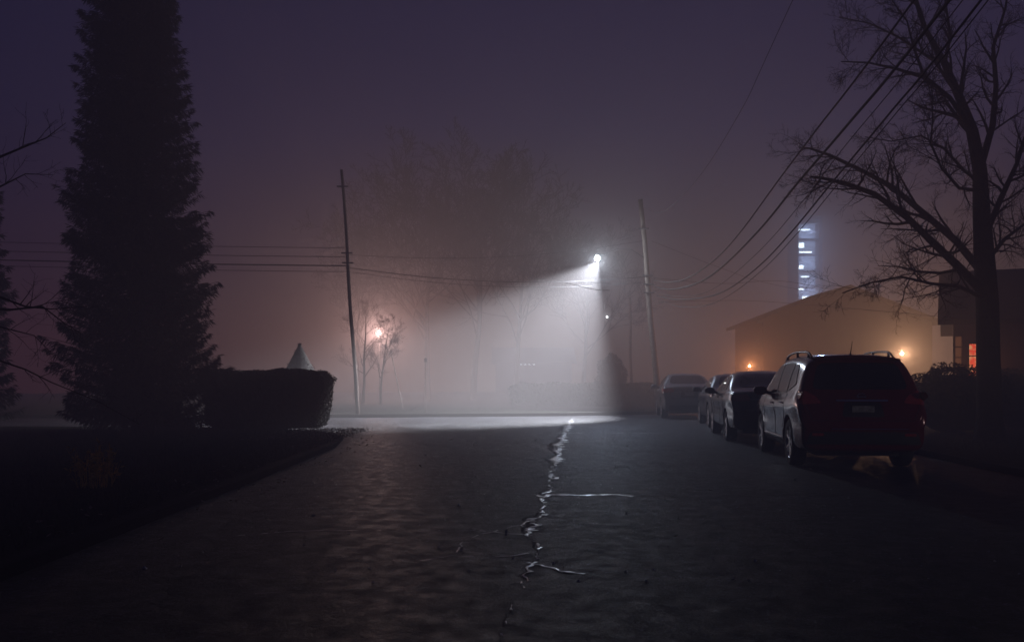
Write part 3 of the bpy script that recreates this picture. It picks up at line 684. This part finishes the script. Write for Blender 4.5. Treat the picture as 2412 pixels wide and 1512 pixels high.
# ------------------------------------------------------------------ cars
def build_car(name,label,loc,heading,prof,W,paint,wheels,wr,panes,rear_glass,windshield,tails,heads,rails=False,antenna=None,plate=None,extras=None,tumble=.30,Href=1.69,handles=(),mirror=None,seams=(),group='cars parked along the kerb'):
    e=empty(name,loc,-math.atan(heading)); reg(e,label,'car',group)
    V=[];F=[];n=None
    for (y,zt,zb,hs,zl) in prof:
        hw=W/2*hs; zb=min(zb,zt-.03); k=max(0,min(1,(zt-zb)/(Href-zb)))
        hr=hw*(.90-(.90-(1-tumble))*k); top=zt
        fl=0
        for wy in wheels: fl=max(fl,math.exp(-((y-wy)/.42)**2))
        waist=.965+.035*fl
        ring=[(0,zl),(.78*hw,zl),(.93*hw*waist,zl+.03),(.985*hw*waist,zl+.13),(.99*hw*waist,zl+(zb-zl)*.40),(.985*hw*waist,zl+(zb-zl)*.62),(1.0*hw,zl+(zb-zl)*.80),(.985*hw,zl+(zb-zl)*.88),(.955*hw,zb-.005),(.93*hw,zb+.012*k),((.93*hw+hr)/2+.02,(zb+top)/2),(hr+.012,top-.07*k-.01),(hr*.90,top-.012),(hr*.5,top+.012),(0,top+.02)]
        full=ring+[(-x,z) for x,z in ring[-2:0:-1]]
        n=len(full); V+=[(x,y,z) for x,z in full]
    for i in range(len(prof)-1):
        for k in range(n):
            k2=(k+1)%n; F.append((i*n+k,(i+1)*n+k,(i+1)*n+k2,i*n+k2))
    F.append(tuple(range(n))); F.append(tuple(reversed([(len(prof)-1)*n+k for k in range(n)])))
    body=meshobj('body',V,F,paint,None,True)
    s=body.modifiers.new('s','SUBSURF'); s.levels=2
    bm=bmesh.new(); bm.from_mesh(body.data); bmesh.ops.recalc_face_normals(bm,faces=bm.faces); bm.to_mesh(body.data); bm.free()
    dg=bpy.context.evaluated_depsgraph_get(); dg.update(); ev=body.evaluated_get(dg); me=bpy.data.meshes.new_from_object(ev)
    body.modifiers.clear(); body.data=me
    bvh=BVHTree.FromPolygons([v.co.copy() for v in me.vertices],[tuple(p.vertices) for p in me.polygons])
    cutters=[]
    for y in wheels:
        for sx in (-1,1):
            bmc=bmesh.new(); bmesh.ops.create_cone(bmc,cap_ends=True,segments=40,radius1=wr*1.13,radius2=wr*1.13,depth=.62)
            mc=bpy.data.meshes.new('c'); bmc.to_mesh(mc); bmc.free(); mc.materials.append(M_plastic)
            c=bpy.data.objects.new('c',mc); COL.objects.link(c); c.rotation_euler=(0,math.pi/2,0); c.location=(sx*(W/2-.0),y,wr+.01); cutters.append(c)
            b=body.modifiers.new('b','BOOLEAN'); b.operation='DIFFERENCE'; b.solver='EXACT'; b.object=c
    dg=bpy.context.evaluated_depsgraph_get(); dg.update(); me2=bpy.data.meshes.new_from_object(body.evaluated_get(dg)); body.modifiers.clear(); body.data=me2
    for c in cutters: bpy.data.objects.remove(c)
    body.parent=e
    def proj(q,axis,sgn,off):
        if axis=='x': o_=Vector((sgn*3,q[0],q[1])); dr=Vector((-sgn,0,0))
        elif axis=='back': o_=Vector((q[0],-3,q[1])); dr=Vector((0,1,0))
        else: o_=Vector((q[0],9,q[1])); dr=Vector((0,-1,0))
        hit=bvh.ray_cast(o_,dr)
        if hit[0] is None: return o_+dr*(3-W/2 if axis=='x' else 3)
        nn=hit[1]
        if nn.dot(dr)>0: nn=-nn
        return hit[0]+nn*off
    def patch(nm,poly,axis,material,off=.006,N=10,parent=None,sgn=1,rc=.04):
        P=[Vector(q) for q in poly]; out=[]
        for i,p in enumerate(P):
            a=P[i-1]; b=P[(i+1)%len(P)]; la=(a-p).length; lb=(b-p).length; r=min(rc,la*.45,lb*.45)
            s0=p+(a-p)*(r/la); s1=p+(b-p)*(r/lb)
            for t in (0,.33,.67,1): out.append(s0*(1-t)**2+p*(2*t*(1-t))+s1*t*t)
            m=max(1,int((b-p).length/.10))
            nx=P[(i+1)%len(P)]; nl=(nx-p).length; rr=min(rc,nl*.45,(P[(i+2)%len(P)]-nx).length*.45); e1=nx+(p-nx)*(rr/nl)
            for k in range(1,m): out.append(s1.lerp(e1,k/m))
        c=sum(out,Vector((0,0)))/len(out); M=6; VV=[];FF=[]; L=len(out)
        for j in range(1,M+1):
            for q in out: VV.append(proj(c.lerp(q,j/M),axis,sgn,off))
        VV.append(proj(c,axis,sgn,off)); ci=len(VV)-1
        for k in range(L): FF.append((ci,k,(k+1)%L))
        for j in range(M-1):
            for k in range(L): FF.append((j*L+k,(j+1)*L+k,(j+1)*L+(k+1)%L,j*L+(k+1)%L))
        return meshobj(nm,VV,FF,material,parent or e,True)
    def line(nm,pts,axis,material,r,sgn=1,off=.001):
        Q=[]
        for i in range(len(pts)-1):
            a=Vector(pts[i]);b=Vector(pts[i+1]); m=max(1,int((b-a).length/.06))
            for k in range(m): Q.append(proj(a.lerp(b,k/m),axis,sgn,off))
        Q.append(proj(Vector(pts[-1]),axis,sgn,off)); G=Geo(); G.tube(Q,r,5); return G.obj(nm,material,e)
    for sg in (-1,1):
        for c in panes:
            cc=Vector((0,0)); 
            for q in c: cc+=Vector(q)
            cc/=len(c)
            patch('window_frame',[tuple(cc+(Vector(q)-cc)*1.07) for q in c],'x',M_plastic,.004,10,None,sg,.05)
            patch('window',c,'x',M_glass,.008,10,None,sg,.045)
        for c in seams: line('door_seam',c,'x',M_plastic,.006,sg,-.001)
        for c in handles:
            y,z=c; x=proj((y,z),'x',sg,0).x
            G=Geo(); G.tube([(x,y-.10,z),(x+sg*.03,y-.07,z),(x+sg*.03,y+.07,z),(x,y+.10,z)],.011,6); G.obj('door_handle',M_chrome,e,True)
        if mirror:
            y,z=mirror; x=proj((y,z-.04),'x',sg,0).x
            G=Geo(); secs=[(.03,.035,.03),(.055,.06,.06),(.10,.07,.078),(.18,.062,.075),(.235,.045,.06),(.255,.02,.03)]
            for (dx,ry,rz) in secs:
                for k in range(16):
                    a=2*math.pi*k/16; ca=math.cos(a); sa=math.sin(a); f_=(abs(ca)**4+abs(sa)**4)**-.25
                    G.v.append((x+sg*dx,y+ry*ca*f_,z+.03+rz*sa*f_))
            for j in range(len(secs)-1):
                for k in range(16): G.f.append((j*16+k,j*16+(k+1)%16,(j+1)*16+(k+1)%16,(j+1)*16+k))
            G.f.append(tuple((len(secs)-1)*16+k for k in range(16))); G.f.append(tuple(range(16)))
            G.obj('mirror',paint,e,True)
            G=Geo(); G.tube([(x-sg*.03,y,z-.02),(x+sg*.07,y,z+.01)],.03,8); G.obj('mirror_stalk',M_plastic,e)
        for (c,ax) in tails: patch('tail_light',[(sg*u,v) for u,v in c] if ax=='back' else c,ax,M_tail,.012,8,None,sg,.05)
        for (c,ax) in heads: patch('headlight',[(sg*u,v) for u,v in c] if ax=='front' else c,ax,M_head,.010,6,None,sg)
    patch('rear_window',rear_glass,'back',M_glass,.008,16,rc=.10)
    patch('windshield',windshield,'front',M_glass,.006,16,rc=.08)
    if plate:
        x0,x1,z0,z1=plate; y=proj((0,(z0+z1)/2),'back',1,0).y
        patch('plate_recess',[(x0-.14,z0-.05),(x1+.14,z0-.05),(x1+.10,z1+.05),(x0-.10,z1+.05)],'back',M_plastic,.005,rc=.04)
        G=Geo(); G.box(x0,x1,y-.016,y+.0,z0,z1); G.obj('licence_plate',M_plate,e)
    if rails:
        for sg in (-1,1):
            G=Geo(); pts=[]
            for i in range(17):
                t=i/16; y=.60+2.25*t; hit=bvh.ray_cast(Vector((sg*.59,y,4)),Vector((0,0,-1))); z=hit[0].z
                pts.append((sg*.59,y,z+.075*min(1,math.sin(math.pi*t)*3)))
            G.tube(pts,.016,8)
            for i in (2,8,14): G.tube([pts[i],(pts[i][0],pts[i][1],pts[i][2]-.09)],.02,6)
            G.obj('roof_rail',M_rail,e,True)
    if antenna:
        x,y=antenna; hit=bvh.ray_cast(Vector((x,y,4)),Vector((0,0,-1))); z=hit[0].z
        G=Geo(); G.tube([(x,y,z-.01),(x,y,z+.03),(x,y-.10,z+.20)],[.025,.008,.003],6); G.obj('antenna',M_plastic,e)
    if extras: extras(e,patch,bvh,line,proj)
    ys=[p[0] for p in prof]; G=Geo(); G.box(-W*.32,W*.32,ys[0]+.35,ys[-1]-.35,.19,.40); G.obj('underbody',M_plastic,e)
    T=Geo(); Rm=Geo()
    seg=36; prf=[(-.10,wr*.68),(-.11,wr*.9),(-.09,wr*.985),(-.04,wr),(.04,wr),(.09,wr*.985),(.11,wr*.9),(.10,wr*.68)]
    for k in range(seg):
        a=2*math.pi*k/seg
        for x,r in prf: T.v.append((x,r*math.cos(a),r*math.sin(a)))
    m=len(prf)
    for k in range(seg):
        k2=(k+1)%seg
        for j in range(m-1): T.f.append((k*m+j,k*m+j+1,k2*m+j+1,k2*m+j))
    prf2=[(.10,wr*.69),(.085,wr*.64),(.02,wr*.60),(-.08,wr*.62)]; b0=len(Rm.v)
    for k in range(seg):
        a=2*math.pi*k/seg
        for x,r in prf2: Rm.v.append((x,r*math.cos(a),r*math.sin(a)))
    for k in range(seg):
        k2=(k+1)%seg
        for j in range(3): Rm.f.append((b0+k*4+j,b0+k*4+j+1,b0+k2*4+j+1,b0+k2*4+j))
    for sp in range(5):
        for dv in (-.09,.09):
            a=2*math.pi*sp/5+dv; Rm.tube([(.07,.05*math.cos(a),.05*math.sin(a)),(.085,wr*.65*math.cos(a+dv),wr*.65*math.sin(a+dv))],.022,4)
    Rm.tube([(.03,0,0),(.09,0,0)],.07,12); 
    tme=None
    for y in wheels:
        for sg in (-1,1):
            we=empty('wheel',(sg*(W/2-.145),y,wr)); we.parent=e
            if sg<0: we.rotation_euler=(0,0,math.pi)
            if tme is None:
                a_=T.obj('tyre',M_tyre,we,True); b_=Rm.obj('rim',M_rim,we); tme=(a_.data,b_.data)
            else:
                for nm,dd in zip(('tyre','rim'),tme):
                    o=bpy.data.objects.new(nm,dd); COL.objects.link(o); o.parent=we
    return e

P_red=mat('dark_red_paint',(.15,.006,.013),.18,metal=.1,spec=.3,coat=.6,noise=.08)
P_dark=mat('charcoal_paint',(.018,.019,.022),.22,metal=.3,coat=.6,noise=.08)
P_silver=mat('silver_paint',(.12,.13,.15),.3,metal=.6,coat=.8,noise=.05)
P_light=mat('light_grey_paint',(.16,.17,.18),.3,metal=.5,coat=.8,noise=.05)
suv=[(0.0,.66,.62,.84,.42),(.015,.78,.74,.93,.34),(.05,.90,.86,.97,.29),(.12,1.00,.96,.98,.26),(.18,1.10,1.03,.985,.26),(.28,1.33,1.07,.99,.25),(.40,1.57,1.08,1.0,.24),(.48,1.64,1.08,1.0,.24),(.85,1.675,1.07,1.0,.24),(1.4,1.70,1.05,1.0,.24),(2.1,1.70,1.02,1.0,.24),(2.65,1.645,1.0,1.0,.24),(3.05,1.47,1.0,1.0,.24),(3.5,1.18,1.0,.995,.24),(3.75,1.09,1.0,.985,.24),(4.15,1.03,.95,.96,.25),(4.45,.93,.85,.90,.26),(4.6,.78,.7,.82,.3),(4.65,.62,.55,.72,.36)]
def suv_extra(e,patch,bvh,line,proj):
    patch('chrome_trim',[(-.36,.985),(.36,.985),(.36,1.01),(-.36,1.01)],'back',M_chrome,.016,6,rc=.01)
    y=proj((0,1.06),'back',1,.014).y
    G=Geo(); r=.045; pts=[(r*1.2*math.cos(a*math.pi/10),y,1.06+r*math.sin(a*math.pi/10)) for a in range(21)]; G.tube(pts,.007,6); G.tube([(-.065,y-.002,1.06),(.065,y-.002,1.06)],.009,4); G.obj('emblem',M_chrome,e)
    patch('bumper_trim',[(-.80,.38),(.80,.38),(.74,.56),(-.74,.56)],'back',M_plastic,.012,12)
    line('bumper_strip',[(-.45,.60),(.62,.60)],'back',M_chrome,.006,1,.006)
    line('hatch_seam',[(-.78,1.10),(-.80,.95),(-.70,.72),(.70,.72),(.80,.95),(.78,1.10)],'back',M_plastic,.006,1,-.001)
    for sg in (-1,1): patch('reflector',[(sg*.56,.50),(sg*.72,.50),(sg*.72,.54),(sg*.56,.54)],'back',M_tail,.018,4,rc=.01)
    line('wiper',[(0,1.17),(.22,1.20),(.42,1.205)],'back',M_plastic,.009,1,.02)
    V=[];F=[]
    for i in range(13):
        x=-.63+1.26*i/12; k=1-abs(x/.63)**4*.25
        h=bvh.ray_cast(Vector((x*.95,.72,4)),Vector((0,0,-1)))[0].z
        V+=[(x*.95,.74,h+.002),(x*.97,.32+.06*(1-k),h-.03),(x*.97,.33+.06*(1-k),h-.055),(x*.95,.50,h-.07)]
    for i in range(12):
        for j in range(3): F.append((i*4+j,i*4+j+1,i*4+4+j+1,i*4+4+j))
    meshobj('spoiler',V,F,P_red,e,True)
    for sg in (-1,1):
        patch('sill_trim',[(1.40,.25),(3.15,.25),(3.15,.36),(1.40,.36)],'x',M_plastic,.010,8,None,sg,.03)
        line('sill_strip',[(1.45,.40),(3.12,.40)],'x',M_chrome,.008,sg,.008)
SUVK=dict(rails=True,antenna=(.0,.75),plate=(-.155,.155,.82,.93),extras=suv_extra,tumble=.28,handles=[(2.32,.93),(1.42,.95)],mirror=(2.95,1.09),
  seams=[[(2.10,1.08),(2.10,.36)],[(1.16,1.10),(1.22,.75),(1.40,.55)],[(3.12,1.04),(3.12,.36)]])
build_car('parked_car','dark red compact SUV with roof rails seen from behind',(5.03,13.35,0),.107,suv,1.84,P_red,(.92,3.62),.355,
  [[(2.14,1.10),(3.10,1.08),(2.86,1.34),(2.60,1.53),(2.14,1.57)],[(1.24,1.12),(2.06,1.10),(2.06,1.57),(1.50,1.575),(1.26,1.55)],[(.66,1.24),(1.16,1.13),(1.18,1.54),(.90,1.52)]],
  [(-.68,1.16),(.68,1.16),(.56,1.55),(-.56,1.55)],[(-.66,1.17),(.66,1.17),(.54,1.58),(-.54,1.58)],
  [([(.56,.96),(.88,.94),(.88,1.10),(.82,1.16),(.66,1.08)],'back'),([(.14,.95),(.46,1.03),(.54,1.13),(.20,1.13)],'x')],
  [([(.5,.72),(.8,.74),(.84,.86),(.55,.84)],'front')],**SUVK)
sedan=[(0.0,.66,.62,.80,.42),(.015,.78,.74,.90,.34),(.06,.95,.91,.95,.28),(.14,1.05,1.0,.965,.26),(.50,1.08,1.02,.98,.24),(.80,1.15,1.02,.99,.22),(1.2,1.33,1.01,1.0,.22),(1.6,1.445,1.0,1.0,.22),(2.2,1.475,.98,1.0,.22),(2.7,1.43,.97,1.0,.22),(3.1,1.28,.96,1.0,.22),(3.6,1.05,.95,.99,.22),(3.8,.99,.93,.985,.22),(4.3,.93,.87,.96,.24),(4.65,.84,.77,.9,.26),(4.8,.70,.64,.82,.3),(4.86,.58,.52,.7,.34)]
def sedan_extra(e,patch,bvh,line,proj):
    patch('bumper_trim',[(-.7,.34),(.7,.34),(.66,.46),(-.66,.46)],'back',M_plastic,.012,10)
    line('chrome_trim',[(-.5,.90),(.5,.90)],'back',M_chrome,.008,1,.006)
    line('boot_seam',[(-.62,1.05),(-.62,.70),(.62,.70),(.62,1.05)],'back',M_plastic,.005,1,-.001)
    for sg in (-1,1): line('door_trim',[(1.2,1.035),(2.2,1.01),(3.4,.985)],'x',M_chrome,.006,sg,.006)
S_panes=[[(2.25,1.04),(3.30,1.01),(2.98,1.23),(2.75,1.33),(2.25,1.37)],[(1.30,1.07),(2.17,1.04),(2.17,1.37),(1.72,1.355),(1.42,1.22)]]
S_rear=[(-.62,1.13),(.62,1.13),(.50,1.40),(-.50,1.40)]; S_wind=[(-.64,1.06),(.64,1.06),(.52,1.38),(-.52,1.38)]
S_tails=[([(.50,.86),(.84,.84),(.85,.97),(.54,.99)],'back'),([(.10,.86),(.34,.88),(.36,.98),(.14,.98)],'x')]
S_heads=[([(.5,.62),(.78,.64),(.82,.76),(.52,.74)],'front')]
def sed(label,loc,head,paint,W=1.84,sc=1.0,zs=1.0):
    pr=[(y*sc,zt*zs,zb*zs,h,zl) for y,zt,zb,h,zl in sedan]
    S=lambda c:[(u,v*zs) for u,v in c]; SY=lambda c:[(u*sc,v*zs) for u,v in c]
    return build_car('parked_car',label,loc,head,pr,W,paint,(1.0*sc,3.85*sc),.33,[SY(c) for c in S_panes],S(S_rear),S(S_wind),[(S(c) if ax=='back' else SY(c),ax) for c,ax in S_tails],[(S(c),ax) for c,ax in S_heads],plate=(-.155,.155,.74*zs,.85*zs),extras=sedan_extra,Href=1.475*zs,tumble=.33,handles=[(2.45*sc,.90*zs),(1.6*sc,.92*zs)],mirror=(3.12*sc,1.0*zs),seams=[SY([(2.21,1.0),(2.21,.35)]),SY([(1.25,1.0),(1.32,.7),(1.5,.5)]),SY([(3.3,.98),(3.3,.35)])])
sed('dark charcoal four-door saloon parked behind an SUV',(5.37,19.0,0),.11,P_dark,1.86,.99,1.02)
sed('silver saloon mostly hidden behind a dark saloon',(6.12,24.5,0),.107,P_silver,1.82,.93,1.0)
sed('light grey hatchback parked at the street end',(5.93,31.2,0),.09,P_light,1.84,.86,1.04)

# ------------------------------------------------------------------ camera
cam=bpy.data.cameras.new('camera'); co=bpy.data.objects.new('camera',cam); COL.objects.link(co); scene.camera=co
co.location=(0,0,EYE); co.rotation_euler=(math.radians(90),0,0)
cam.sensor_width=36; cam.lens=36*2200/2412; cam.shift_y=(895-756)/2412; cam.clip_end=1000; cam.clip_start=.05
scene.view_settings.view_transform='Standard'; scene.view_settings.look='None'; scene.view_settings.exposure=0
